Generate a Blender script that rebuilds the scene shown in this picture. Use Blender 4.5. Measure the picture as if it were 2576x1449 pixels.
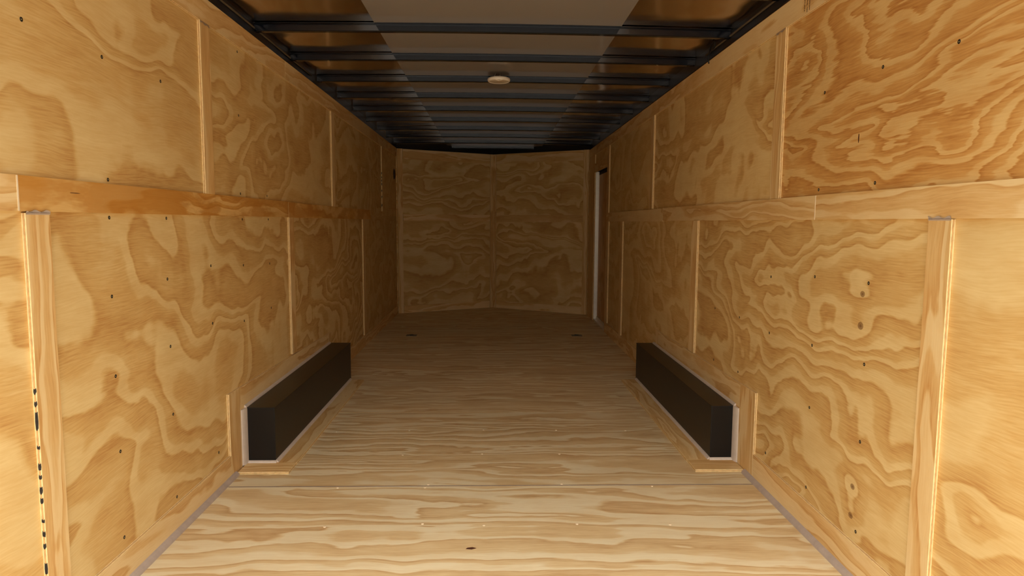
import bpy, bmesh, math, random
from mathutils import Vector, Matrix

for o in list(bpy.data.objects):
    bpy.data.objects.remove(o, do_unlink=True)
S = bpy.context.scene
COL = S.collection

# ------------------------------------------------------------------ camera
cd = bpy.data.cameras.new('camera')
cam = bpy.data.objects.new('camera', cd); COL.objects.link(cam)
fpx, pitch, yaw, roll = 1692.14, 0.0978642, 0.0298941, 0.0064408
fw = Vector((math.sin(yaw) * math.cos(pitch), math.cos(yaw) * math.cos(pitch), -math.sin(pitch)))
rt = Vector((math.cos(yaw), -math.sin(yaw), 0))
up = rt.cross(fw)
r2 = math.cos(roll) * rt + math.sin(roll) * up
u2 = -math.sin(roll) * rt + math.cos(roll) * up
m = Matrix((r2, u2, -fw)).transposed().to_4x4()
m.translation = Vector((-0.01118, 0.0, 1.19357))
cam.matrix_world = m
cd.sensor_width = 36.0
cd.lens = fpx / 2576.0 * 36.0
cd.clip_start = 0.02
S.camera = cam

# ------------------------------------------------------------------ daylight
W = bpy.data.worlds.new('sky'); S.world = W
W.use_nodes = True
wn = W.node_tree
bg = wn.nodes['Background']
# overcast sky: three times brighter overhead than at the horizon
tc = wn.nodes.new('ShaderNodeTexCoord'); sp = wn.nodes.new('ShaderNodeSeparateXYZ')
wn.links.new(tc.outputs['Generated'], sp.inputs[0])
mr = wn.nodes.new('ShaderNodeMapRange')
mr.inputs['From Min'].default_value = 0.0; mr.inputs['From Max'].default_value = 1.0
mr.inputs['To Min'].default_value = 0.15; mr.inputs['To Max'].default_value = 2.8
wn.links.new(sp.outputs['Z'], mr.inputs['Value'])
wn.links.new(mr.outputs[0], bg.inputs['Strength'])
bg.inputs['Color'].default_value = (1.0, 0.98, 0.95, 1)

S.view_settings.view_transform = 'Standard'
S.view_settings.look = 'None'
S.view_settings.gamma = 1.0
S.view_settings.use_curve_mapping = False
S.view_settings.exposure = 1.93
S.cycles.max_bounces = 10
S.cycles.diffuse_bounces = 6
S.cycles.glossy_bounces = 5

REAR = 0.55          # where the floor, walls and roof end at the open rear

# ------------------------------------------------------------------ materials
def srgb(r, g, b):
    f = lambda c: (c / 255 / 12.92) if c / 255 <= 0.04045 else ((c / 255 + 0.055) / 1.055) ** 2.4
    return (f(r), f(g), f(b), 1)

class NT:
    def __init__(self, name):
        self.m = bpy.data.materials.new(name); self.m.use_nodes = True
        self.t = self.m.node_tree; self.n = self.t.nodes; self.l = self.t.links
        self.b = self.n['Principled BSDF']
    def val(self, s, i):
        if isinstance(i, bpy.types.NodeSocket): self.l.new(i, s)
        else: s.default_value = i
    def math(self, op, a, b=0.0, c=None):
        n = self.n.new('ShaderNodeMath'); n.operation = op
        self.val(n.inputs[0], a); self.val(n.inputs[1], b)
        if c is not None: self.val(n.inputs[2], c)
        return n.outputs[0]
    def comb(self, x, y, z):
        n = self.n.new('ShaderNodeCombineXYZ')
        for s, i in zip(n.inputs, (x, y, z)): self.val(s, i)
        return n.outputs[0]
    def noise(self, v, scale=1.0, detail=2.0, rough=0.5, dist=0.0):
        n = self.n.new('ShaderNodeTexNoise')
        self.l.new(v, n.inputs['Vector'])
        n.inputs['Scale'].default_value = scale; n.inputs['Detail'].default_value = detail
        n.inputs['Roughness'].default_value = rough; n.inputs['Distortion'].default_value = dist
        return n.outputs[0]
    def ramp(self, f, stops, interp='LINEAR'):
        n = self.n.new('ShaderNodeValToRGB'); n.color_ramp.interpolation = interp
        e = n.color_ramp.elements
        while len(e) < len(stops): e.new(0.5)
        for el, (p, c) in zip(e, stops):
            el.position = p; el.color = c if len(c) == 4 else (*c, 1)
        self.l.new(f, n.inputs[0]); return n.outputs[0]
    def mix(self, f, a, b, mode='MIX'):
        n = self.n.new('ShaderNodeMix'); n.data_type = 'RGBA'; n.blend_type = mode
        self.val(n.inputs[0], f); self.val(n.inputs[6], a); self.val(n.inputs[7], b)
        return n.outputs[2]
    def fig(self):
        a = self.n.new('ShaderNodeAttribute'); a.attribute_name = 'figure'
        s = self.n.new('ShaderNodeSeparateXYZ'); self.l.new(a.outputs['Vector'], s.inputs[0])
        return s.outputs
    def grain(self):
        a = self.n.new('ShaderNodeAttribute'); a.attribute_name = 'grain'
        s = self.n.new('ShaderNodeSeparateXYZ'); self.l.new(a.outputs['Vector'], s.inputs[0])
        return s.outputs

G1 = (1, 1, 1, 1)
def gray(v): return (v, v, v, 1)

def ply_material(name, light, mid, dark, su, sv, rough=0.5, knot=0.0, blot=0.0, feather=0.016):
    """rotary-cut softwood veneer: growth rings as contour bands of a smooth height field.
    The mesh attribute 'grain' is (along, across, sheet seed); 'figure' is (ring count, contrast, straightness)."""
    N = NT(name)
    u, v, w = N.grain(); nring, contrast, lin = N.fig()
    wz = N.math('MULTIPLY', w, 7.31)
    warp = N.noise(N.comb(N.math('MULTIPLY', u, 1.3), N.math('MULTIPLY', v, 1.5), wz), 1.5, 2.0, 0.5)
    uu = N.math('MULTIPLY', u, su)
    vv = N.math('ADD', N.math('MULTIPLY', v, sv), N.math('MULTIPLY', warp, 0.5))
    h = N.noise(N.comb(uu, vv, wz), 1.0, 2.6, 0.46, 0.55)
    h = N.math('ADD', h, N.math('MULTIPLY', N.math('MULTIPLY', vv, lin), 0.45))
    # columns where the veneer crosses a branch whorl: pinched, busier figure
    col = N.noise(N.comb(N.math('MULTIPLY', u, 4.2), N.math('MULTIPLY', v, 0.5), wz), 1.0, 2.0, 0.5)
    h = N.math('ADD', h, N.math('MULTIPLY', col, 0.13))
    jag = N.noise(N.comb(N.math('MULTIPLY', u, 7.0 if feather < 0.05 else 4.0), N.math('MULTIPLY', v, 26.0 if feather < 0.05 else 48.0), wz), 1.0, 3.0, 0.6)
    h = N.math('ADD', h, N.math('MULTIPLY', jag, feather))
    if knot:
        # knots of the knotty sheet: one column, four of them
        kd = None
        for ku, kv, kr in ((2.184, 0.963, 0.010), (2.186, 0.856, 0.014), (2.178, 0.304, 0.010), (2.180, 0.202, 0.010), (3.30, 0.62, 0.004), (2.62, 0.30, 0.004), (3.05, 0.95, 0.004)):
            du = N.math('SUBTRACT', u, ku); dv = N.math('SUBTRACT', v, kv)
            d2 = N.math('ADD', N.math('MULTIPLY', du, du), N.math('MULTIPLY', N.math('MULTIPLY', dv, dv), 1.8))
            bumpk = N.math('DIVIDE', kr * 0.07, N.math('ADD', d2, kr))
            h = N.math('ADD', h, bumpk)
            if kr >= 0.01:
                core = N.math('DIVIDE', d2, 0.00022 if kr < 0.012 else 0.00035)
                core = N.math('MULTIPLY', core, N.math('ADD', 0.35, N.math('MULTIPLY', jag, 1.3)))
                kd = core if kd is None else N.math('MINIMUM', kd, core)
    # ring spacing drifts: broad plain areas beside tight sets of lines
    busy = N.noise(N.comb(N.math('MULTIPLY', u, 0.9), N.math('MULTIPLY', v, 1.3), N.math('ADD', wz, 5.0)), 1.0, 1.0, 0.5)
    h = N.math('ADD', h, N.math('MULTIPLY', N.math('SINE', N.math('MULTIPLY', h, 26.0)), N.math('MULTIPLY', busy, 0.030)))
    saw = N.math('FRACT', N.math('MULTIPLY', h, nring))
    band = N.ramp(saw, [(0.0, gray(0.30)), (0.04, gray(0.0)), (0.34, gray(0.10)), (0.45, gray(0.55)), (0.75, gray(0.70)),
                        (0.93, gray(1.0)), (0.965, gray(0.8)), (1.0, gray(0.30))])
    # fine pores along the grain
    st = N.noise(N.comb(N.math('MULTIPLY', u, 11.0), N.math('MULTIPLY', N.math('ADD', v, N.math('MULTIPLY', warp, 0.10)), 210.0), wz), 1.0, 2.0, 0.6)
    stm = N.ramp(st, [(0.36, gray(0.0)), (0.68, gray(1.0))])
    # fuzzy wool of the softer wood
    mot = N.noise(N.comb(N.math('MULTIPLY', u, 4.0), N.math('MULTIPLY', v, 13.0), N.math('ADD', wz, 9.0)), 1.0, 4.0, 0.6)
    f = N.math('MULTIPLY', N.math('MULTIPLY', band, 0.62), contrast)
    f = N.math('ADD', f, N.math('MULTIPLY', stm, N.math('ADD', 0.13, N.math('MULTIPLY', band, 0.20))))
    f = N.math('ADD', f, N.math('MULTIPLY', N.math('SUBTRACT', mot, 0.5), 0.7))
    f = N.math('ADD', f, N.math('MULTIPLY', N.math('SUBTRACT', 1.0, contrast), 0.22))
    c = N.ramp(f, [(0.0, light), (0.45, mid), (1.0, dark)])
    big = N.noise(N.comb(N.math('MULTIPLY', u, 1.2), N.math('MULTIPLY', v, 2.2), N.math('ADD', wz, 3.0)), 1.0, 2.0, 0.5)
    sh = N.math('FRACT', N.math('MULTIPLY', w, 0.733))
    tone = N.math('ADD', N.math('ADD', 0.82, N.math('MULTIPLY', big, 0.24)), N.math('MULTIPLY', sh, 0.09))
    c = N.mix(1.0, c, N.comb(tone, tone, tone), 'MULTIPLY')
    if knot:
        c = N.mix(N.ramp(kd, [(0.0, gray(0.85)), (0.35, gray(0.55)), (0.6, gray(0.75)), (1.0, gray(0.0))]), c, srgb(104, 62, 30))
    if blot:
        bl = N.noise(N.comb(N.math('MULTIPLY', u, 3.0), N.math('MULTIPLY', v, 9.0), wz), 1.0, 4.0, 0.6)
        bm_ = N.ramp(bl, [(0.42, gray(0)), (0.52, gray(1))])
        c = N.mix(N.math('MULTIPLY', bm_, blot), c, srgb(190, 130, 54))
    N.l.new(c, N.b.inputs['Base Color'])
    N.b.inputs['Roughness'].default_value = rough
    N.b.inputs['Specular IOR Level'].default_value = 0.25
    bp = N.n.new('ShaderNodeBump'); bp.inputs['Strength'].default_value = 0.12; bp.inputs['Distance'].default_value = 0.002
    N.l.new(st, bp.inputs['Height']); N.l.new(bp.outputs[0], N.b.inputs['Normal'])
    return N.m

M = {}
WL, WM, WD = srgb(228, 201, 142), srgb(211, 173, 108), srgb(181, 128, 66)
M['ply'] = ply_material('wall_plywood', WL, WM, WD, 0.55, 1.45)
M['ply_knot'] = ply_material('knotty_wall_plywood', WL, WM, WD, 0.40, 1.6, knot=1.0)
M['ply_strip'] = ply_material('plywood_strip', srgb(232, 204, 150), srgb(219, 180, 118), srgb(196, 144, 80), 0.35, 5.0, feather=0.03)
M['ply_feather'] = ply_material('feathery_wall_plywood', srgb(222, 186, 122), srgb(204, 154, 86), srgb(172, 112, 50), 0.8, 2.6, feather=0.06)
M['ply_stained'] = ply_material('stained_plywood_strip', srgb(226, 186, 118), srgb(210, 158, 82), srgb(186, 122, 46), 0.5, 4.0, blot=0.65, feather=0.04)
M['floor'] = ply_material('floor_plywood', srgb(230, 216, 178), srgb(216, 190, 142), srgb(188, 150, 102), 0.45, 4.0, rough=0.48, feather=0.035)

def edge_material():
    N = NT('plywood_edge'); u, v, w = N.grain()
    n1 = N.noise(N.comb(N.math('MULTIPLY', u, 60.0), N.math('MULTIPLY', v, 2.0), w), 1.0, 3.0, 0.6)
    c = N.ramp(v, [(0.0, srgb(236, 210, 150)), (0.28, srgb(240, 216, 158)), (0.33, srgb(176, 124, 66)), (0.40, srgb(214, 174, 112)),
                   (0.62, srgb(210, 168, 106)), (0.68, srgb(170, 118, 62)), (0.73, srgb(244, 222, 166)), (1.0, srgb(240, 214, 156))])
    c = N.mix(0.35, c, N.ramp(n1, [(0.35, gray(0.35)), (0.6, G1)]), 'MULTIPLY')
    N.l.new(c, N.b.inputs['Base Color']); N.b.inputs['Roughness'].default_value = 0.7
    return N.m
M['edge'] = edge_material()

def plain(name, col, rough=0.5, metal=0.0, spec=0.5, var=0.1, scale=30.0, bump=0.0):
    N = NT(name)
    tc = N.n.new('ShaderNodeTexCoord')
    n = N.noise(tc.outputs['Object'], scale, 3.0, 0.6)
    lo = tuple(c * (1 - var) for c in col[:3]) + (1,); hi = tuple(min(1, c * (1 + var)) for c in col[:3]) + (1,)
    N.l.new(N.ramp(n, [(0.3, lo), (0.7, hi)]), N.b.inputs['Base Color'])
    N.b.inputs['Roughness'].default_value = rough; N.b.inputs['Metallic'].default_value = metal
    N.b.inputs['Specular IOR Level'].default_value = spec
    if bump:
        bp = N.n.new('ShaderNodeBump'); bp.inputs['Strength'].default_value = bump; bp.inputs['Distance'].default_value = 0.002
        N.l.new(n, bp.inputs['Height']); N.l.new(bp.outputs[0], N.b.inputs['Normal'])
    return N.m

M['black'] = plain('glossy_black_steel', srgb(30, 31, 34), 0.28, 0.0, 0.5, 0.1, 8.0)
M['bow'] = plain('black_painted_bow', srgb(9, 13, 21), 0.09, 0.0, 0.4, 0.1, 8.0)  # blue of the reflected sky is tinted into the black base colour
M['well'] = plain('black_wheel_box_paint', srgb(19, 18, 17), 0.36, 0.0, 0.35, 0.12, 5.0)
M['caulk'] = plain('grey_sealant', srgb(204, 190, 174), 0.5, 0, 0.4, 0.06, 25.0, 0.2)
M['grey_caulk'] = plain('darker_grey_sealant', srgb(176, 160, 146), 0.5, 0, 0.4, 0.08, 25.0, 0.2)
M['seam'] = plain('dull_grey_seam', srgb(142, 126, 112), 0.5, 0, 0.4, 0.12, 30.0, 0.2)
M['screw'] = plain('dark_screw_head', srgb(52, 50, 42), 0.4, 0.6, 0.5, 0.2, 400.0)
M['screw_in'] = plain('screw_recess', srgb(150, 132, 92), 0.4, 0.3, 0.5, 0.2, 400.0)
M['putty'] = plain('pale_filler', srgb(236, 216, 180), 0.7, 0, 0.2, 0.05)
M['splinter'] = plain('dark_knot_mark', srgb(84, 50, 34), 0.7, 0, 0.2, 0.2)
M['alu'] = plain('bare_aluminium', srgb(232, 226, 210), 0.42, 0.75, 0.5, 0.06, 20.0)
M['paint'] = plain('black_stencil_paint', srgb(50, 46, 42), 0.7, 0, 0.2, 0.3, 60.0)
M['void'] = plain('dark_hole', srgb(8, 8, 8), 0.6, 0, 0.3, 0.1)
M['lamp'] = plain('cream_lamp_plastic', srgb(238, 226, 204), 0.35, 0, 0.5, 0.03)
M['lens'] = plain('frosted_lamp_lens', srgb(214, 198, 168), 0.3, 0, 0.5, 0.03)
M['wire'] = plain('wire_sheath', srgb(92, 80, 62), 0.5, 0, 0.4, 0.1)
M['blackwire'] = plain('black_wire_sheath', srgb(24, 24, 24), 0.4, 0, 0.4, 0.1)
M['zinc'] = plain('zinc_plate', srgb(120, 116, 100), 0.4, 0.9, 0.5, 0.1, 60.0)
M['ground'] = plain('pale_concrete', srgb(158, 152, 144), 0.9, 0, 0.2, 0.12, 3.0, 0.3)
M['ink'] = plain('stamp_ink', srgb(40, 24, 14), 0.8, 0, 0.1, 0.1)
M['door'] = ply_material('door_plywood', srgb(218, 176, 116), srgb(206, 158, 94), srgb(186, 132, 72), 0.5, 1.6)

def roof_material(name, col, rough, metal, wav, coat, spec=0.5):
    N = NT(name)
    tc = N.n.new('ShaderNodeTexCoord')
    mp = N.n.new('ShaderNodeMapping'); mp.inputs['Scale'].default_value = (1.5, 3.2, 1.0)
    N.l.new(tc.outputs['Object'], mp.inputs[0])
    n = N.noise(mp.outputs[0], 1.0, 1.0, 0.4)
    N.b.inputs['Base Color'].default_value = col
    N.b.inputs['Roughness'].default_value = rough; N.b.inputs['Metallic'].default_value = metal
    N.b.inputs['Specular IOR Level'].default_value = spec
    N.b.inputs['Coat Weight'].default_value = coat; N.b.inputs['Coat Roughness'].default_value = 0.04
    bp = N.n.new('ShaderNodeBump'); bp.inputs['Strength'].default_value = 1.0; bp.inputs['Distance'].default_value = wav
    N.l.new(n, bp.inputs['Height']); N.l.new(bp.outputs[0], N.b.inputs['Normal'])
    return N.m
M['roof'] = roof_material('wavy_roof_metal', srgb(210, 196, 184), 0.15, 1.0, 0.02, 0.0)
M['roof_mid'] = roof_material('grey_roof_panel', srgb(138, 132, 126), 0.45, 0.0, 0.0008, 0.5, 0.05)

# ------------------------------------------------------------------ builders
class MB:
    def __init__(self): self.v = []; self.f = []; self.mi = []; self.g = []; self.sm = []; self.fg = []; self.fig = (7.0, 0.95, 0.0)
    def face(self, pts, mi=0, g=None, smooth=False):
        i = len(self.v); self.v += [tuple(p) for p in pts]
        self.f.append(list(range(i, i + len(pts)))); self.mi.append(mi); self.sm.append(smooth)
        self.g += [tuple(x) for x in (g or [(0, 0, 0)] * len(pts))]
        self.fg += [self.fig] * len(pts)
    def slab(self, fn, a0, a1, b0, b1, t0, t1, seed=0.0, along='a', fm=0, em=1, skip=()):
        """board in local (a, b, thickness) coordinates; face gets the grain, edges show the plies"""
        gg = (lambda a, b: (a, b, seed)) if along == 'a' else (lambda a, b: (b, a, seed))
        for t in (t1, t0):
            q = [(a0, b0), (a1, b0), (a1, b1), (a0, b1)]
            self.face([fn(a, b, t) for a, b in q], fm, [gg(a, b) for a, b in q])
        for b in (b0, b1):
            self.face([fn(a0, b, t0), fn(a1, b, t0), fn(a1, b, t1), fn(a0, b, t1)], em, [(a0, 0, seed), (a1, 0, seed), (a1, 1, seed), (a0, 1, seed)])
        for a in (a0, a1):
            self.face([fn(a, b0, t0), fn(a, b1, t0), fn(a, b1, t1), fn(a, b0, t1)], em, [(b0, 0, seed), (b1, 0, seed), (b1, 1, seed), (b0, 1, seed)])
    def box(self, x0, x1, y0, y1, z0, z1, mi=0):
        self.slab(lambda a, b, t: (a, b, t), x0, x1, y0, y1, z0, z1, 0, 'a', mi, mi)
    def bead(self, p0, p1, d1, d2, r, mi=0, n=4):
        """quarter-round bead in the corner along p0-p1; d1, d2 point away from the corner along its two faces"""
        p0, p1, d1, d2 = map(Vector, (p0, p1, d1, d2))
        def prof(p):
            o = [p]
            for k in range(n + 1):
                a = math.pi / 2 * k / n
                o.append(p + d1 * r * (math.cos(a) * 0.8 + 0.2 * (1 - k / n)) + d2 * r * (math.sin(a) * 0.8 + 0.2 * (k / n)))
            return o
        A, B = prof(p0), prof(p1); k = len(A)
        for i in range(k):
            j = (i + 1) % k
            self.face([A[i], A[j], B[j], B[i]], mi)
        self.face(A, mi); self.face(B[::-1], mi)
    def tube(self, pts, r, mi=0, n=8):
        pts = [Vector(p) for p in pts]; rings = []
        for i, p in enumerate(pts):
            d = (pts[min(i + 1, len(pts) - 1)] - pts[max(i - 1, 0)]).normalized()
            a = d.orthogonal().normalized() if not rings else (rings[-1][1] - d * rings[-1][1].dot(d)).normalized()
            b = d.cross(a)
            rings.append(([p + (a * math.cos(2 * math.pi * k / n) + b * math.sin(2 * math.pi * k / n)) * r for k in range(n)], a))
        for (A, _), (B, _) in zip(rings, rings[1:]):
            for k in range(n):
                j = (k + 1) % n
                self.face([A[k], A[j], B[j], B[k]], mi, smooth=True)
        self.face(rings[0][0][::-1], mi); self.face(rings[-1][0], mi)
    def lathe(self, prof, c, ax, mi=0, n=24, smooth=True):
        """prof: (radius, height) pairs along ax from c"""
        c = Vector(c); ax = Vector(ax).normalized(); a = ax.orthogonal().normalized(); b = ax.cross(a)
        R = [[c + ax * h + (a * math.cos(2 * math.pi * k / n) + b * math.sin(2 * math.pi * k / n)) * r for k in range(n)] for r, h in prof]
        for A, B in zip(R, R[1:]):
            for k in range(n):
                j = (k + 1) % n
                self.face([A[k], A[j], B[j], B[k]], mi, smooth=smooth)
        self.face(R[0][::-1], mi); self.face(R[-1], mi)
    def build(self, name, mats, parent=None, bevel=0.0, weld=False):
        me = bpy.data.meshes.new(name)
        me.from_pydata(self.v, [], self.f); me.update()
        at = me.attributes.new('grain', 'FLOAT_VECTOR', 'CORNER')
        flat = [c for f in self.f for i in f for c in self.g[i]]
        at.data.foreach_set('vector', flat)
        af = me.attributes.new('figure', 'FLOAT_VECTOR', 'CORNER')
        af.data.foreach_set('vector', [c for f in self.f for i in f for c in self.fg[i]])
        for mt in (mats if isinstance(mats, (list, tuple)) else [mats]): me.materials.append(mt)
        me.polygons.foreach_set('material_index', self.mi)
        me.polygons.foreach_set('use_smooth', self.sm)
        bm = bmesh.new(); bm.from_mesh(me)
        bmesh.ops.remove_doubles(bm, verts=bm.verts, dist=1e-6)
        bmesh.ops.recalc_face_normals(bm, faces=bm.faces)
        bm.to_mesh(me); bm.free()
        o = bpy.data.objects.new(name, me); COL.objects.link(o)
        if parent: o.parent = parent
        if bevel:
            md = o.modifiers.new('bevel', 'BEVEL'); md.width = bevel; md.segments = 2; md.limit_method = 'ANGLE'
        return o

def tag(o, label, cat, group=None, kind=None):
    o['label'] = label; o['category'] = cat
    if group: o['group'] = group
    if kind: o['kind'] = kind
    return o
def struct(o, label, cat): return tag(o, label, cat, kind='structure')
def thing(name, loc, label, cat, group=None):
    o = bpy.data.objects.new(name, None); COL.objects.link(o); o.location = loc
    o.empty_display_size = 0.05
    return tag(o, label, cat, group)
def under(parent, child):
    """parent without moving the child's world-space mesh"""
    child.parent = parent
    child.matrix_parent_inverse = Matrix.Translation(parent.location).inverted()
    return child

# the side walls flare very slightly towards the nose
def hw(s, y): return 1.222 + 0.003 * (y - 2.2) if s < 0 else 1.218 + 0.0028 * (y - 2.2)
def wall(s): return lambda y, z, t: (s * (hw(s, y) - t), y, z)
CORNER = {-1: (-1.2415, 8.72), 1: (1.236, 8.645)}
APEX = (0.002, 9.39)
def nose(s):
    cx, cy = CORNER[s]; d = Vector((APEX[0] - cx, APEX[1] - cy, 0)); L = d.length; d.normalize()
    nrm = Vector((d.y, -d.x, 0)) if s < 0 else Vector((-d.y, d.x, 0))
    if nrm.y > 0: nrm = -nrm
    return (lambda a, z, t: (cx + d.x * a + nrm.x * t, cy + d.y * a + nrm.y * t, z)), L
RZ = lambda x: 2.185 + 0.012 * (1 - (x / 1.25) ** 2)      # crowned roof skin
BT = 0.012                                                # board thickness
ZT = 2.115                                                # top of the plywood
PLY = [M['ply'], M['edge'], M['ply_knot'], M['black'], M['ply_feather']]
STR = [M['ply_strip'], M['edge']]

# ------------------------------------------------------------------ floor, walls, roof
b = MB()
ident = lambda a, c, t: (a, c, t)
seams = [REAR, 0.59, 1.775, 2.955, 4.143, 5.33, 6.515, 7.70, 8.885, 9.45]
for i, (y0, y1) in enumerate(zip(seams, seams[1:])):
    if y1 - y0 < 0.1: continue
    b.fig = (9.0 + 2.5 * math.sin(i * 2.1), 1.05, 0.45)
    b.slab(ident, -1.30, 1.30, y0 + 0.0012, y1 - 0.0012, -0.02, 0.0, 3.1 + i * 1.7, 'a', 0, 1)
b.box(-1.30, 1.30, REAR, 9.45, -0.10, -0.0205, 2)
floor = struct(b.build('floor', [M['floor'], M['edge'], M['black']]), 'pale plywood floor of wide sheets running between the two walls', 'floor')
b = MB()
b.slab(ident, -1.19, 1.19, 2.9515, 2.9585, -0.002, 0.0012)
under(floor, b.build('seam_sealant', M['seam']))
FSC = [(-0.893, 3.751), (-0.466, 3.362), (-0.06, 3.376), (-0.701, 2.94), (-0.298, 2.972), (-0.31, 2.938), (-0.663, 2.551), (-0.283, 2.571), (-0.481, 3.768), (-0.059, 3.778),
       (0.34, 3.37), (0.33, 2.56), (0.70, 2.55), (0.31, 2.97), (0.72, 2.94), (0.36, 3.77), (0.76, 3.76), (-0.04, 2.555)]
b = MB(); b.lathe([(0.0065, 0.0), (0.006, 0.0012), (0.003, 0.002)], (0, 0, 0), (0, 0, 1), 0, 10)
fs0 = b.build('floor_screw', M['putty']); fs0.location = (*FSC[0], 0)
under(floor, fs0)
for x, y in FSC[1:]:
    c = fs0.copy(); COL.objects.link(c); c.location = (x, y, 0)
b = MB(); b.face([(-0.105, 2.362, 0.0006), (-0.082, 2.358, 0.0006), (-0.064, 2.368, 0.0006), (-0.08, 2.376, 0.0006), (-0.098, 2.372, 0.0006)])
under(floor, b.build('dark_mark', M['splinter']))

DY0, DY1, DZ1 = 7.28, 8.165, 1.79                          # side door opening in the right wall
FIG = {-1: [(10.0, 0.7, 0.15), (11.0, 0.75, 0.25), (16.0, 1.0, 0.0), (9.0, 0.5, 0.0), (10.0, 0.65, 0.25), (12.0, 0.7, 0.0), (14.0, 0.75, 0.0), (9.0, 0.4, 0.0)],
        1: [(11.0, 0.75, 0.1), (14.0, 0.8, 0.7), (10.0, 0.55, 0.0), (9.0, 0.4, 0.0), (13.0, 0.85, 0.1), (13.0, 0.9, 0.0), (9.0, 0.4, 0.0)]}
def wall_mesh(s):
    b = MB(); f = wall(s)
    lo = {-1: [REAR, 1.82, 4.10, 6.40, 8.72], 1: [REAR, 1.80, 4.05, 6.38, DY0]}[s]
    hi = {-1: [REAR, 2.92, 5.23, 7.56, 8.72], 1: [REAR, 2.90, 5.21, DY0]}[s]
    k = 0
    for zs, (z0, z1) in ((lo, (0.0, 1.255)), (hi, (1.255, ZT))):
        for y0, y1 in zip(zs, zs[1:]):
            k += 1
            b.fig = FIG[s][k - 1]
            fm = 2 if (s > 0 and z0 == 0.0 and y0 == 1.80) else 0
            if s > 0 and z0 > 1 and y0 == REAR: fm = 4
            b.slab(f, y0, y1, z0, z1, -0.014, 0.0, 11.3 * (1.5 + s) + 2.37 * k + (0 if z0 == 0 else 5.19), 'a', fm, 1)
    if s > 0:
        b.slab(f, DY1, 8.645, 0.0, ZT, -0.014, 0.0, 41.0, 'b', 0, 1)
        b.slab(f, DY0, DY1, DZ1 + 0.02, ZT, -0.014, 0.0, 43.0, 'a', 0, 1)
        for a0, a1, z0, z1 in ((REAR, DY0, -0.1, 2.25), (DY1 + 0.02, 8.70, -0.1, 2.25), (DY0, DY1 + 0.02, DZ1 + 0.03, 2.25)):
            b.slab(f, a0, a1, z0, z1, -0.06, -0.0145, 0, 'a', 3, 3)
    else:
        b.slab(f, REAR, 8.76, -0.1, 2.25, -0.06, -0.0145, 0, 'a', 3, 3)
    return b
SLP = [(2.175, 1.199), (2.552, 1.199), (3.323, 1.198), (3.708, 1.199), (2.167, 0.949), (2.54, 0.973), (2.935, 0.997), (3.317, 0.975), (3.711, 0.959), (2.165, 0.691), (2.541, 0.718), (2.931, 0.747),
       (3.306, 0.702), (3.716, 0.715), (2.17, 0.44), (2.539, 0.457), (2.946, 0.164), (2.167, 0.149), (2.541, 0.13), (1.821, 1.703), (2.18, 1.694), (2.553, 1.696), (3.327, 1.99), (3.319, 1.692), (2.179, 1.318), (3.31, 1.321), (3.698, 1.325)]
SRP = [(1.792, 1.674), (2.142, 1.687), (2.516, 1.678), (2.149, 1.326), (2.526, 1.322), (2.152, 1.002), (2.521, 0.993), (2.925, 0.96), (2.15, 0.733), (2.516, 0.729), (2.917, 0.711), (3.285, 0.728),
       (3.656, 0.726), (3.276, 0.454), (3.648, 0.439), (2.512, 0.486), (2.148, 0.471), (2.901, 0.168), (2.507, 0.169), (2.143, 0.161)]
walls = {}
screw_mesh = None
for s, nm in ((-1, 'left'), (1, 'right')):
    walls[s] = struct(wall_mesh(s).build('wall_' + nm, PLY),
                      f'plywood lined side wall on the {nm} of the trailer', 'wall')
    for y, z in (SLP if s < 0 else SRP):
        if screw_mesh is None:
            b = MB()
            b.lathe([(0.0062, -0.001), (0.006, 0.0006), (0.0042, 0.0011), (0.003, 0.0006)], (0, 0, 0), (1, 0, 0), 0, 12)
            b.lathe([(0.0026, 0.0004), (0.0022, 0.0012), (0.0008, 0.0013)], (0, 0, 0), (1, 0, 0), 1, 6)
            o = b.build('screw', [M['screw'], M['screw_in']]); screw_mesh = o.data
        else:
            o = bpy.data.objects.new('screw', screw_mesh); COL.objects.link(o)
        o.location = wall(s)(y, z, 0.0); o.rotation_euler = (0, 0, 0 if s < 0 else math.pi)
        o.parent = walls[s]
# black vent high on the left wall
vy, vz = 8.548, 1.779
b = MB(); b.lathe([(0.066, 0.0), (0.066, 0.006), (0.058, 0.010), (0.050, 0.006), (0.048, 0.002)], wall(-1)(vy, vz, 0.0), (1, 0, 0), 0, 28)
v = thing('round_vent', wall(-1)(vy, vz, 0.0), 'small round black vent high on the left wall near the nose', 'vent')
under(v, b.build('rim', M['black']))
b = MB()
for k in range(-4, 5):
    hh = math.sqrt(max(0.049 ** 2 - (k * 0.011) ** 2, 0))
    x, y, z = wall(-1)(vy, vz + k * 0.011, 0.003)
    b.box(x, x + 0.003, y - hh, y + hh, z - 0.003, z + 0.003)
under(v, b.build('louver', M['void']))

# nose walls
b = MB()
for s in (-1, 1):
    f, L = nose(s); b.fig = (13.0, 0.85, 0.6)
    b.slab(f, 0, L, 0.0, 1.245, -0.014, 0.0, 61.0 + s * 4.4, 'a', 0, 1)
    b.slab(f, 0, L, 1.245, ZT, -0.014, 0.0, 73.0 + s * 3.1, 'a', 0, 1)
    b.slab(f, -0.05, L + 0.04, -0.1, 2.25, -0.06, -0.0145, 0, 'a', 3, 3)
struct(b.build('wall_front', PLY), 'dark shallow V shaped plywood nose wall at the far end', 'wall')

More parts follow.
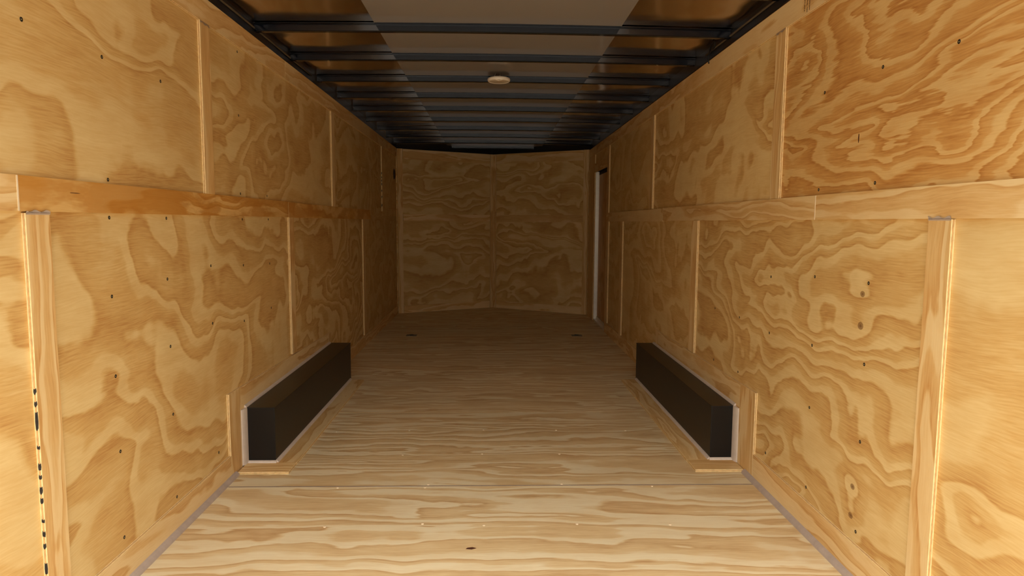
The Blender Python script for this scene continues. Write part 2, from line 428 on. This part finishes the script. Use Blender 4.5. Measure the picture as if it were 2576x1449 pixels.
# roof skin: wavy metal at both sides, grey panel down the middle
def roof_strip(x0, x1, dz, n=10):
    b = MB(); xs = [x0 + (x1 - x0) * i / n for i in range(n + 1)]
    for a, c in zip(xs, xs[1:]):
        b.face([(a, REAR, RZ(a) + dz), (c, REAR, RZ(c) + dz), (c, 9.5, RZ(c) + dz), (a, 9.5, RZ(a) + dz)], 0, smooth=True)
    return b
b = roof_strip(-1.30, 1.30, 0.0, 20)
b.box(-1.32, 1.32, REAR, 9.5, 2.215, 2.26, 1)
ceiling = struct(b.build('ceiling', [M['roof'], M['black']]), 'dark ribbed metal roof with a grey panel down its middle', 'ceiling')
mid = roof_strip(-0.61, 0.645, -0.0035, 10).build('center_panel', M['roof_mid']); mid['label'] = 'grey smooth panel down the middle of the roof'
under(ceiling, mid)

# ------------------------------------------------------------------ trims on the side walls
TN = [0]
def trim(boards, label, cat, mats=STR, children=()):
    """boards: (fn, a0, a1, b0, b1, t0, t1, seed, along)"""
    TN[0] += 1
    b = MB()
    for q in boards: b.slab(*q)
    o = struct(b.build(f'trim_{TN[0]}', mats), label, cat)
    for nm, cb, mt in children: cb.build(nm, mt, o)
    return o
def smear(s, y0, y1, z, dz):
    b = MB(); f = wall(s); n = 10
    for i in range(n):
        a0, a1 = y0 + (y1 - y0) * i / n, y0 + (y1 - y0) * (i + 1) / n
        k = lambda q: 0.006 + 0.003 * math.sin(q * 140)
        P = lambda a, zz, t: f(a, zz, t)
        b.face([P(a0, z, BT + 0.0005), P(a1, z, BT + 0.0005), P(a1, z + k(a1) * dz, BT + 0.0035), P(a0, z + k(a0) * dz, BT + 0.0035)], 0, smooth=True)
        b.face([P(a0, z - 0.004 * dz, BT + 0.0003), P(a1, z - 0.004 * dz, BT + 0.0003), P(a1, z, BT + 0.003), P(a0, z, BT + 0.003)], 0, smooth=True)
    return ('sealant_smear', b, M['grey_caulk'])
def dashes(s, y, spans):
    b = MB(); f = wall(s)
    for z0, z1 in spans:
        e = 0.0022 * math.sin(z0 * 397)
        P = [f(y - 0.0006, z, t) for z, t in ((z0, 0.004), (z0 - 0.0035 + e, 0.007), (z0 + e, 0.0108), ((z0 + z1) / 2, 0.0116), (z1 + 0.003 + e, 0.0105), (z1 - e, 0.006), (z1 + 0.0028, 0.0035), ((z0 + z1) / 2, 0.0028))]
        b.face(P)
    return ('paint_dashes', b, M['paint'])

def mark(s, y, z, ly, lz, t):
    b = MB(); f = wall(s); n = 12
    b.face([f(y + ly / 2 * math.cos(2 * math.pi * k / n) * (1 + 0.15 * math.sin(k * 5)), z + lz / 2 * math.sin(2 * math.pi * k / n), t + 0.0004) for k in range(n)])
    return ('dark_mark', b, M['splinter'])
def joint(s, y, z0, z1):
    b = MB(); b.slab(wall(s), y - 0.0028, y + 0.0028, z0, z1, BT - 0.004, BT + 0.0008)
    return ('joint_filler', b, M['putty'])
def top_rail(s):
    nm = 'left' if s < 0 else 'right'
    c = CORNER[s]
    b = MB(); f = wall(s)
    b.slab(f, REAR, c[1], ZT, 2.22, -0.05, 0.006)
    TN[0] += 1
    struct(b.build(f'trim_{TN[0]}', M['black'], bevel=0.003), f'black steel roof rail along the top of the {nm} wall', 'rail')
for s in (-1, 1): top_rail(s)
for s in (-1, 1):
    f, L = nose(s); TN[0] += 1
    b = MB(); b.slab(f, 0.0, L, ZT, 2.22, -0.05, 0.006)
    struct(b.build(f'trim_{TN[0]}', M['black'], bevel=0.003), f'black steel rail over the {"left" if s < 0 else "right"} half of the nose wall', 'rail')

f = wall(-1); g = wall(1)
T0, T1 = 0.0002, BT
def L_(a0, a1, z0, z1, seed, along='a', t1=T1): return (f, a0, a1, z0, z1, T0, t1, seed, along)
def R_(a0, a1, z0, z1, seed, along='a', t1=T1): return (g, a0, a1, z0, z1, T0, t1, seed, along)
ZH = 2.011                                                 # bottom of the header boards
# header boards under the roof rail
trim([L_(REAR, 4.042, ZH, ZT, 101.3)], 'near plywood header board along the top of the left wall', 'header board')
trim([L_(4.046, 8.70, ZH, ZT, 102.9)], 'far plywood header board along the top of the left wall', 'header board')
hr = trim([R_(REAR, 8.625, ZH - 0.005, ZT - 0.010, 104.2)], 'plywood header board with inked stamp along the top of the right wall', 'header board')
# rails over the joint between upper and lower sheets
trim([L_(REAR, 1.747, 1.213, 1.304, 106.0)], 'short pale mid rail board at the very left edge', 'rail board')
SM = [M['ply_stained'], M['edge']]
trim([L_(1.751, 4.040, 1.213, 1.304, 107.4)], 'orange stained mid rail board on the left wall', 'rail board', SM,
     [mark(-1, 1.985, 1.268, 0.055, 0.0022, BT), joint(-1, 1.749, 1.214, 1.303)])
trim([L_(4.044, 6.78, 1.211, 1.302, 109.9)], 'dim mid rail board on the far part of the left wall', 'rail board', SM)
trim([R_(REAR, 2.520, 1.210, 1.301, 112.2)], 'near mid rail board on the right wall', 'rail board')
trim([R_(2.524, 4.832, 1.209, 1.300, 113.7)], 'middle mid rail board on the right wall', 'rail board', STR, [joint(1, 2.522, 1.210, 1.300)])
trim([R_(4.836, 7.27, 1.205, 1.297, 115.8)], 'far mid rail board on the right wall ending at the door', 'rail board')

# vertical battens, left wall
ZA = 1.2125
DA = [(0.748, 0.733), (0.714, 0.699), (0.685, 0.636), (0.596, 0.582), (0.547, 0.525), (0.515, 0.500), (0.481, 0.460), (0.451, 0.433), (0.393, 0.379), (0.360, 0.340), (0.323, 0.307), (0.269, 0.235), (0.20, 0.17)]
trim([L_(1.773, 1.868, 0.110, ZA - 0.004, 121.0, 'b')], 'wide pale batten with black paint dashes on its edge, lower left wall', 'batten', STR,
     [smear(-1, 1.773, 1.868, ZA - 0.004, 1), dashes(-1, 1.773, DA)])
trim([L_(4.052, 4.143, 0.388, ZA, 123.5, 'b')], 'lower left batten standing above the left wheel box', 'batten')
trim([L_(6.38, 6.475, 0.108, ZA - 0.004, 125.1, 'b')], 'lower left batten just beyond the left wheel box', 'batten')
trim([L_(2.886, 2.978, 1.304, ZH, 127.9, 'b')], 'broad pale batten on the upper left wall nearest the roof edge', 'batten', STR, [smear(-1, 2.886, 2.978, ZH - 0.003, -1)])
trim([L_(5.178, 5.275, 1.302, ZH, 129.3, 'b')], 'upper left batten midway along the wall', 'batten')
DF = [(1.733, 1.705), (1.687, 1.663), (1.651, 1.625), (1.615, 1.585), (1.539, 1.515), (1.473, 1.449), (1.382, 1.352)]
trim([L_(7.535, 7.63, 1.302, ZH, 131.7, 'b')], 'dim upper left batten with black dashes on its edge near the nose', 'batten', STR, [dashes(-1, 7.535, DF)])
# right wall
trim([R_(1.756, 1.850, 0.125, ZA - 0.004, 135.2, 'b')], 'wide pale batten in front of the knotty sheet, lower right wall', 'batten', STR, [smear(1, 1.756, 1.850, ZA - 0.004, 1)])
trim([R_(3.990, 4.105, 0.408, 1.209, 137.7, 'b')], 'lower right batten standing above the right wheel box', 'batten')
trim([R_(6.335, 6.44, 0.118, 1.205, 139.1, 'b')], 'lower right batten between the wheel box and the side door', 'batten')
trim([R_(7.125, 7.275, 0.118, 1.205, 141.6, 'b')], 'lower right board along the near edge of the side door', 'batten')
trim([R_(2.857, 2.950, 1.301, ZH - 0.005, 143.3, 'b')], 'broad pale batten on the upper right wall nearest the roof edge', 'batten', STR, [smear(1, 2.857, 2.950, ZH - 0.008, -1)])
trim([R_(5.165, 5.265, 1.300, ZH - 0.005, 145.0, 'b')], 'upper right batten midway along the wall', 'batten')
trim([R_(7.150, 7.275, 1.297, ZH - 0.005, 147.8, 'b')], 'upper right board along the near edge of the side door', 'batten')
trim([R_(8.170, 8.62, 0.0, ZH - 0.005, 149.4, 'b')], 'tall dark board between the side door and the nose corner', 'batten')
trim([R_(DY0, 8.168, 1.792, 1.896, 151.9)], 'short board over the side door', 'header board')

_, b_, m_ = mark(1, 2.262, 1.481, 0.008, 0.032, 0.0)
under(walls[1], b_.build('dark_mark', M['splinter']))
# baseboards
b = MB()
for q in (L_(REAR, 3.052, 0.0, 0.109, 155.0), L_(5.04, 6.425, 0.0, 0.106, 156.7), L_(6.429, 8.70, 0.0, 0.104, 158.2)): b.slab(*q)
bl = struct(b.build('baseboard_left', STR), 'low plywood baseboard along the left wall', 'baseboard')
b = MB()
for q in (R_(REAR, 3.012, 0.0, 0.122, 160.3), R_(4.94, DY0 - 0.005, 0.0, 0.116, 162.1)): b.slab(*q)
br = struct(b.build('baseboard_right', STR), 'low plywood baseboard along the right wall up to the door', 'baseboard')
for s, par, ye in ((-1, bl, 3.10), (1, br, 3.10)):
    b = MB(); q = wall(s)
    p0, p1 = q(REAR, 0.0, BT), q(ye, 0.0, BT)
    b.bead(p0, p1, (-s, 0, 0), (0, 0, 1), 0.019)
    o = b.build('sealant_bead', M['grey_caulk'], par); o['label'] = 'grey sealant bead in the floor corner'

# nose wall trims
for s, nm in ((-1, 'left'), (1, 'right')):
    q, L = nose(s)
    def N_(a0, a1, z0, z1, seed, along='a', t1=T1): return (q, a0, a1, z0, z1, T0, t1, seed, along)
    trim([N_(0.015, 0.085, 0.0, ZT, 171.0 + s, 'b', 0.016)], f'tall corner strip at the {nm} end of the nose wall', 'batten')
    trim([N_(0.09, L - 0.056, 1.985, ZT - 0.003, 175.0 + s)], f'header board across the {nm} half of the nose wall', 'header board')
    trim([N_(0.09, L - 0.056, 1.195, 1.288, 178.0 + s)], f'mid rail board across the {nm} half of the nose wall', 'rail board')
    trim([N_(0.09, L - 0.056, 0.0, 0.095, 181.0 + s)], f'low baseboard across the {nm} half of the nose wall', 'baseboard')
b = MB()
for s in (-1, 1):
    q, L = nose(s)
    b.slab(q, L - 0.053, L - 0.001, 0.0, ZT - 0.002, 0.0002, 0.016, 190.0, 'b')
TN[0] += 1
struct(b.build(f'trim_{TN[0]}', STR), 'pale upright strip covering the fold in the middle of the nose wall', 'batten')

# ------------------------------------------------------------------ side door in the right wall
b = MB()
b.slab(g, DY0, DY1 + 0.01, 0.05, DZ1 - 0.03, -0.052, -0.042, 201.0, 'b', 0, 0)
door = struct(b.build('door_1', [M['door'], M['edge']]), 'recessed plywood side door at the far end of the right wall', 'door')
b = MB(); b.slab(g, DY1 - 0.006, DY1 + 0.002, 0.012, DZ1 + 0.01, -0.052, -0.0005)
b.slab(g, DY1 - 0.016, DY1 - 0.006, 0.012, DZ1 + 0.01, -0.052, -0.034)
o = b.build('door_jamb', M['alu'], door, bevel=0.002); o['label'] = 'bright aluminium door jamb'
b = MB(); b.slab(g, DY0, DY1 - 0.02, 0.0005, 0.02, -0.052, 0.004)
b.slab(g, DY0, DY1 - 0.02, 0.02, 0.048, -0.052, -0.03)
o = b.build('threshold', M['alu'], door, bevel=0.002); o['label'] = 'aluminium threshold'
b = MB(); b.slab(g, DY0, DY1 + 0.02, DZ1 - 0.03, DZ1 + 0.02, -0.055, -0.041)  # near-black strip stands in for the shade of the gap above the door
o = b.build('top_gap_shade', M['void'], door); o['label'] = 'black strip painted as the shaded gap over the door'
b = MB()
for y, z in ((7.75, 1.46), (7.75, 1.44), (7.95, 0.30), (7.86, 0.28)):
    b.lathe([(0.006, 0.0), (0.005, 0.002)], g(y, z, -0.042), (-1, 0, 0), 0, 8)
b.build('door_screws', M['screw'], door)
b = MB(); b.slab(g, DY0 - 0.05, DY1 + 0.07, -0.1, 2.0, -0.07, -0.0605); b.build('outer_skin', M['black'], door)

# ------------------------------------------------------------------ wheel boxes
def wheel_box(s, xi, y0, y1, side_lab):
    zt, zb = 0.287, 0.0006
    xw = s * hw(s, 4.1) - s * 0.004
    root = thing('wheel_well_box', (s * 1.15, 0.5 * (y0 + y1), 0), f'long black steel wheel box on the floor against the {side_lab} wall', 'wheel box', 'wheel boxes over the axles')
    x0, x1 = sorted((xi, xw)); th = 0.003
    def P(nm, *q, bev=0.0012):
        b = MB(); b.box(*q); return under(root, b.build(nm, M['well'], bevel=bev))
    xs0, xs1 = (x1 - th, x1) if s < 0 else (x0, x0 + th)
    P('side_panel', xs0, xs1, y0, y1, zb, zt - th)
    P('top_panel', x0 - (0.002 if s > 0 else 0), x1 + (0.002 if s < 0 else 0), y0 - 0.002, y1 + 0.002, zt - th, zt)
    xe0, xe1 = (x0, x1 - th) if s < 0 else (x0 + th, x1)
    P('end_panel', xe0, xe1, y0, y0 + th, zb, zt - th)
    P('end_panel', xe0, xe1, y1 - th, y1, zb, zt - th)
    # sealant round the box
    wallx = lambda y: s * (hw(s, y) - BT)
    b = MB(); ins = -s
    b.bead((xi, y0, BT), (xi, y1 - 0.03, BT), (ins, 0, 0), (0, 0, 1), 0.013)
    b.bead((xi + ins * 0.004, y0, BT), (wallx(y0), y0, BT), (0, -1, 0), (0, 0, 1), 0.011)
    b.bead((wallx(y0), y0, BT), (wallx(y0), y0, zt), (0, -3.2, 0), (ins, 0, 0), 0.0145)
    b.bead((wallx(y0), y0, zt), (wallx(y1), y1 - 0.02, zt), (0, 0, 1), (ins, 0, 0), 0.012)
    o = under(root, b.build('sealant_bead', M['caulk'])); o['label'] = 'pinkish grey sealant bead'
    return root
wheel_box(-1, -1.0675, 3.234, 5.0, 'left')
wheel_box(1, 1.086, 3.252, 5.008, 'right')
flr = lambda s: (lambda a, c, t: (a, c, t))
# plywood frame boards round each box
for s, nm, zt0, zt1, yn0, yn1, yf0, yf1, xo, xi, ff in ((-1, 'left', 0.396, 0.363, 3.053, 3.188, 4.95, 5.036, -0.966, -1.0665, 3.108),
                                                     (1, 'right', 0.410, 0.400, 3.016, 3.205, 4.868, 4.936, 0.970, 1.085, 3.113)):
    q = wall(s)
    b = MB()
    z = lambda y: zt0 + (zt1 - zt0) * (y - yn1) / (yf0 - yn1)
    q2 = lambda a, zz, t: q(a, zz if zz < 0.35 else z(a), t)
    trim([(q2, yn1 + 0.001, yf0 - 0.001, 0.20, 0.39, T0, BT, 211.0 + s, 'a')], f'plywood board on the wall behind the {nm} wheel box', 'board')
    trim([(q, yn0, yn1, 0.0, zt0 + 0.002, T0, BT, 214.0 + s, 'b')], f'short upright plywood strip at the near end of the {nm} wheel box', 'board')
    trim([(q, yf0, yf1, 0.0, zt1, T0, BT, 217.0 + s, 'b')], f'short upright plywood strip at the far end of the {nm} wheel box', 'board')
    x0, x1 = sorted((xo, xi))
    trim([(lambda a, c, t: (c, a, t), (3.2345 if s < 0 else 3.2525), 4.975, x0, x1, 0.0003, BT, 220.0 + s, 'a')], f'long plywood strip on the floor beside the {nm} wheel box', 'board')
    x0, x1 = sorted((xo + s * 0.002, s * 1.205))
    trim([(ident, x0, x1, ff, 3.234 if s < 0 else 3.252, 0.0003, BT, 223.0 + s, 'a')], f'short plywood strip on the floor in front of the {nm} wheel box', 'board')

# ------------------------------------------------------------------ roof bows
BOWS = [2.93 + 0.6125 * k for k in range(10)]
ORD = ['nearest', 'second nearest', 'third', 'fourth', 'fifth', 'sixth', 'seventh', 'eighth', 'ninth', 'tenth']
def bow(y, half, label):
    prof = [(-0.016, 0.0), (-0.012, -0.004), (0.012, -0.004), (0.016, 0.0), (0.016, 0.030), (0.034, 0.031), (0.034, 0.0345), (-0.034, 0.0345), (-0.034, 0.031), (-0.016, 0.030)]
    b = MB(); n = 16; R = []
    for i in range(n + 1):
        x = -half + 2 * half * i / n
        R.append([(x, y + 0.016 + py, RZ(x) - 0.0385 + pz) for py, pz in prof])
    k = len(prof)
    for A, B in zip(R, R[1:]):
        for i in range(k):
            j = (i + 1) % k
            b.face([A[i], A[j], B[j], B[i]])
    b.face(R[0]); b.face(R[-1])
    o = b.build('roof_bow', M['bow'])
    return tag(o, label, 'roof beam', 'black bows across the roof')
for i, y in enumerate(BOWS):
    h = min(hw(-1, y), hw(1, y)) - 0.008
    lab = f'black steel bow across the roof, {ORD[i]} from the open end'
    if i == 0: lab = 'black steel roof bow nearest the open end, its right end showing at the top edge'
    if i == 3: lab = 'black steel roof bow with the dome light hanging in front of it'
    if i == 9: lab = 'black steel roof bow farthest away, just before the nose'
    bow(y, h, lab)
bow(9.06, 0.55, 'short black roof bow up in the point of the nose')

# ------------------------------------------------------------------ dome light
lx, ly, lz = 0.030, 4.640, 2.131
lamp = thing('dome_light', (lx, ly, lz), 'round cream dome light hanging below the roof panel', 'lamp')
b = MB(); b.lathe([(0.020, 0.026), (0.066, 0.025), (0.0745, 0.021), (0.077, 0.014), (0.075, 0.004), (0.070, 0.0), (0.066, 0.0), (0.064, 0.003)], (lx, ly, lz), (0, 0, 1), 0, 48)
under(lamp, b.build('housing', M['lamp']))
b = MB(); b.lathe([(0.065, 0.004), (0.058, 0.001), (0.03, -0.001), (0.005, -0.0015)], (lx, ly, lz), (0, 0, 1), 0, 48)
o = under(lamp, b.build('lens', M['lens'])); o['label'] = 'frosted lens'
b = MB()
for sx in (-1, 1):
    b.tube([(lx, ly - 0.058, lz - 0.0025), (lx + sx * 0.012, ly - 0.064, lz - 0.001), (lx + sx * 0.028, ly - 0.067, lz + 0.004)], 0.003, 0, 8)
under(lamp, b.build('switch_ridge', M['lamp']))
b = MB()
b.tube([(lx + 0.004, ly - 0.01, lz + 0.022), (lx + 0.002, ly - 0.014, lz + 0.034), (lx + 0.006, ly - 0.012, lz + 0.042), (lx + 0.011, ly - 0.005, lz + 0.038), (lx + 0.010, ly + 0.01, lz + 0.05), (lx + 0.008, ly + 0.02, 2.192)], 0.0016)
b.tube([(lx - 0.025, ly - 0.01, lz + 0.022), (lx - 0.03, ly - 0.012, lz + 0.03), (lx - 0.024, ly + 0.01, lz + 0.05), (lx - 0.02, ly + 0.02, 2.192)], 0.0014)
o = under(lamp, b.build('lead_wire', M['alu'])); o['label'] = 'two thin lead wires'
b = MB(); b.box(lx - 0.012, lx + 0.012, ly + 0.05, 4.768, lz + 0.0245, lz + 0.0265)
under(lamp, b.build('mounting_tab', M['zinc']))

# ------------------------------------------------------------------ wiring along the roof rails
def cable(s, pts, name, label, mat, r):
    b = MB(); b.tube(pts, r)
    return tag(b.build(name, mat), label, 'cable')
rnd = random.Random(4)
pts = [(-hw(-1, y) + 0.0115 + 0.0012 * math.sin(y * 3.1), y, 2.158 + 0.004 * math.sin(y * 2.3) + rnd.uniform(-.001, .001)) for y in [REAR + 0.03 + 0.27 * k for k in range(16)]]
cable(-1, pts, 'wire_loom', 'thin grey brown wire running along the left roof rail', M['wire'], 0.005)
pts = [(hw(1, y) - 0.0115 - 0.0012 * math.sin(y * 3.1), y, 2.152 + 0.003 * math.sin(y * 2.3)) for y in [REAR + 0.03 + 0.24 * k for k in range(15)]]
cable(1, pts, 'wire_loom', 'thin grey brown wire running along the right roof rail', M['wire'], 0.005)
q = lambda y, z, t: wall(1)(y, z, t)
cable(1, [q(3.87, 2.150, 0.014), q(3.84, 2.16, 0.020), q(3.80, 2.176, 0.026), q(3.765, 2.181, 0.028), q(3.735, 2.172, 0.026), q(3.745, 2.158, 0.022), q(3.80, 2.150, 0.018), q(3.845, 2.143, 0.017),
          q(3.872, 2.135, 0.017), q(3.872, 2.115, 0.018), q(3.866, 2.090, 0.016)], 'wire_loop', 'loose black wire loop with a hanging tail on the right roof rail', M['blackwire'], 0.0035)

# ------------------------------------------------------------------ floor tie-down rings
def tie_down(x, y, label):
    r = thing('tie_down_ring', (x, y, 0), label, 'tie-down', 'floor tie-downs near the nose')
    b = MB(); n = 28; o = []
    for k in range(4):
        sx, sy = ((1, 1), (-1, 1), (-1, -1), (1, -1))[k]
        for j in range(5):
            a = math.pi / 2 * (k + j / 4)
            o.append((x + sx * 0.043 + 0.012 * math.cos(a), y + sy * 0.038 + 0.012 * math.sin(a)))
    inn = [(x + 0.036 * math.cos(2 * math.pi * (i + 2.5) / 20), y + 0.034 * math.sin(2 * math.pi * (i + 2.5) / 20)) for i in range(20)]
    for i in range(20):
        j = (i + 1) % 20
        b.face([(*o[i], 0.0003), (*o[j], 0.0003), (*o[j], 0.0035), (*o[i], 0.0035)])
        b.face([(*o[i], 0.0035), (*o[j], 0.0035), (*inn[j], 0.0035), (*inn[i], 0.0035)])
        b.face([(*inn[i], 0.0035), (*inn[j], 0.0035), (*inn[j], 0.0006), (*inn[i], 0.0006)])
    under(r, b.build('plate', M['zinc']))
    b = MB(); b.face([(*p, 0.0007) for p in inn]); p_ = under(r, b.build('pan', M['void'])); p_['label'] = 'dark recessed pan'
    b = MB()
    b.tube([(x + 0.027 * math.cos(a), y + 0.026 * math.sin(a), 0.0045 + 0.003 * math.sin(a)) for a in [2 * math.pi * k / 24 for k in range(25)]], 0.0035)
    under(r, b.build('ring', M['zinc']))
    return r
tie_down(-0.853, 7.01, 'recessed floor tie-down ring on the left before the nose')
tie_down(0.888, 7.02, 'recessed floor tie-down ring on the right before the side door')

# ------------------------------------------------------------------ inked stamp on the right header board
def stamp():
    lines = ['ITY A VIS GOUAN', 'A REBTOVAL, TSN', 'NO Y1OPTL-SOLA']
    obs = []
    for i, (tx, yy, zb) in enumerate(zip(lines, (2.648, 2.668, 2.690), (2.014, 2.012, 2.020))):
        cu = bpy.data.curves.new('ink', 'FONT'); cu.body = tx; cu.size = 0.0098; cu.extrude = 0.00005; cu.offset = 0.00035; cu.align_x = 'RIGHT'; cu.space_character = 1.05
        ob = bpy.data.objects.new('ink', cu); COL.objects.link(ob)
        dg = bpy.context.evaluated_depsgraph_get()
        me = bpy.data.meshes.new_from_object(ob.evaluated_get(dg))
        bpy.data.objects.remove(ob, do_unlink=True)
        x = hw(1, yy) - BT - 0.0003
        # text runs downward; letters stand towards the open end
        R = Matrix(((0, 0, -1), (0, -1, 0), (-1, 0, 0))).to_4x4()
        R.translation = Vector((x, yy + 0.004, zb))
        me.transform(R)
        me.materials.clear(); me.materials.append(M['ink'])
        obs.append(me)
    bm = bmesh.new()
    for me in obs: bm.from_mesh(me)
    me = bpy.data.meshes.new('stamp_text'); bm.to_mesh(me); bm.free(); me.materials.append(M['ink'])
    o = bpy.data.objects.new('stamp_text', me); COL.objects.link(o); o.parent = hr
    o['label'] = 'three lines of black inked lettering'
stamp()

# ------------------------------------------------------------------ ground outside the open rear
b = MB()
b.face([(-30, -40, -0.55), (30, -40, -0.55), (30, 14, -0.55), (-30, 14, -0.55)])
struct(b.build('ground', M['ground']), 'pale concrete ground outside the trailer', 'ground')
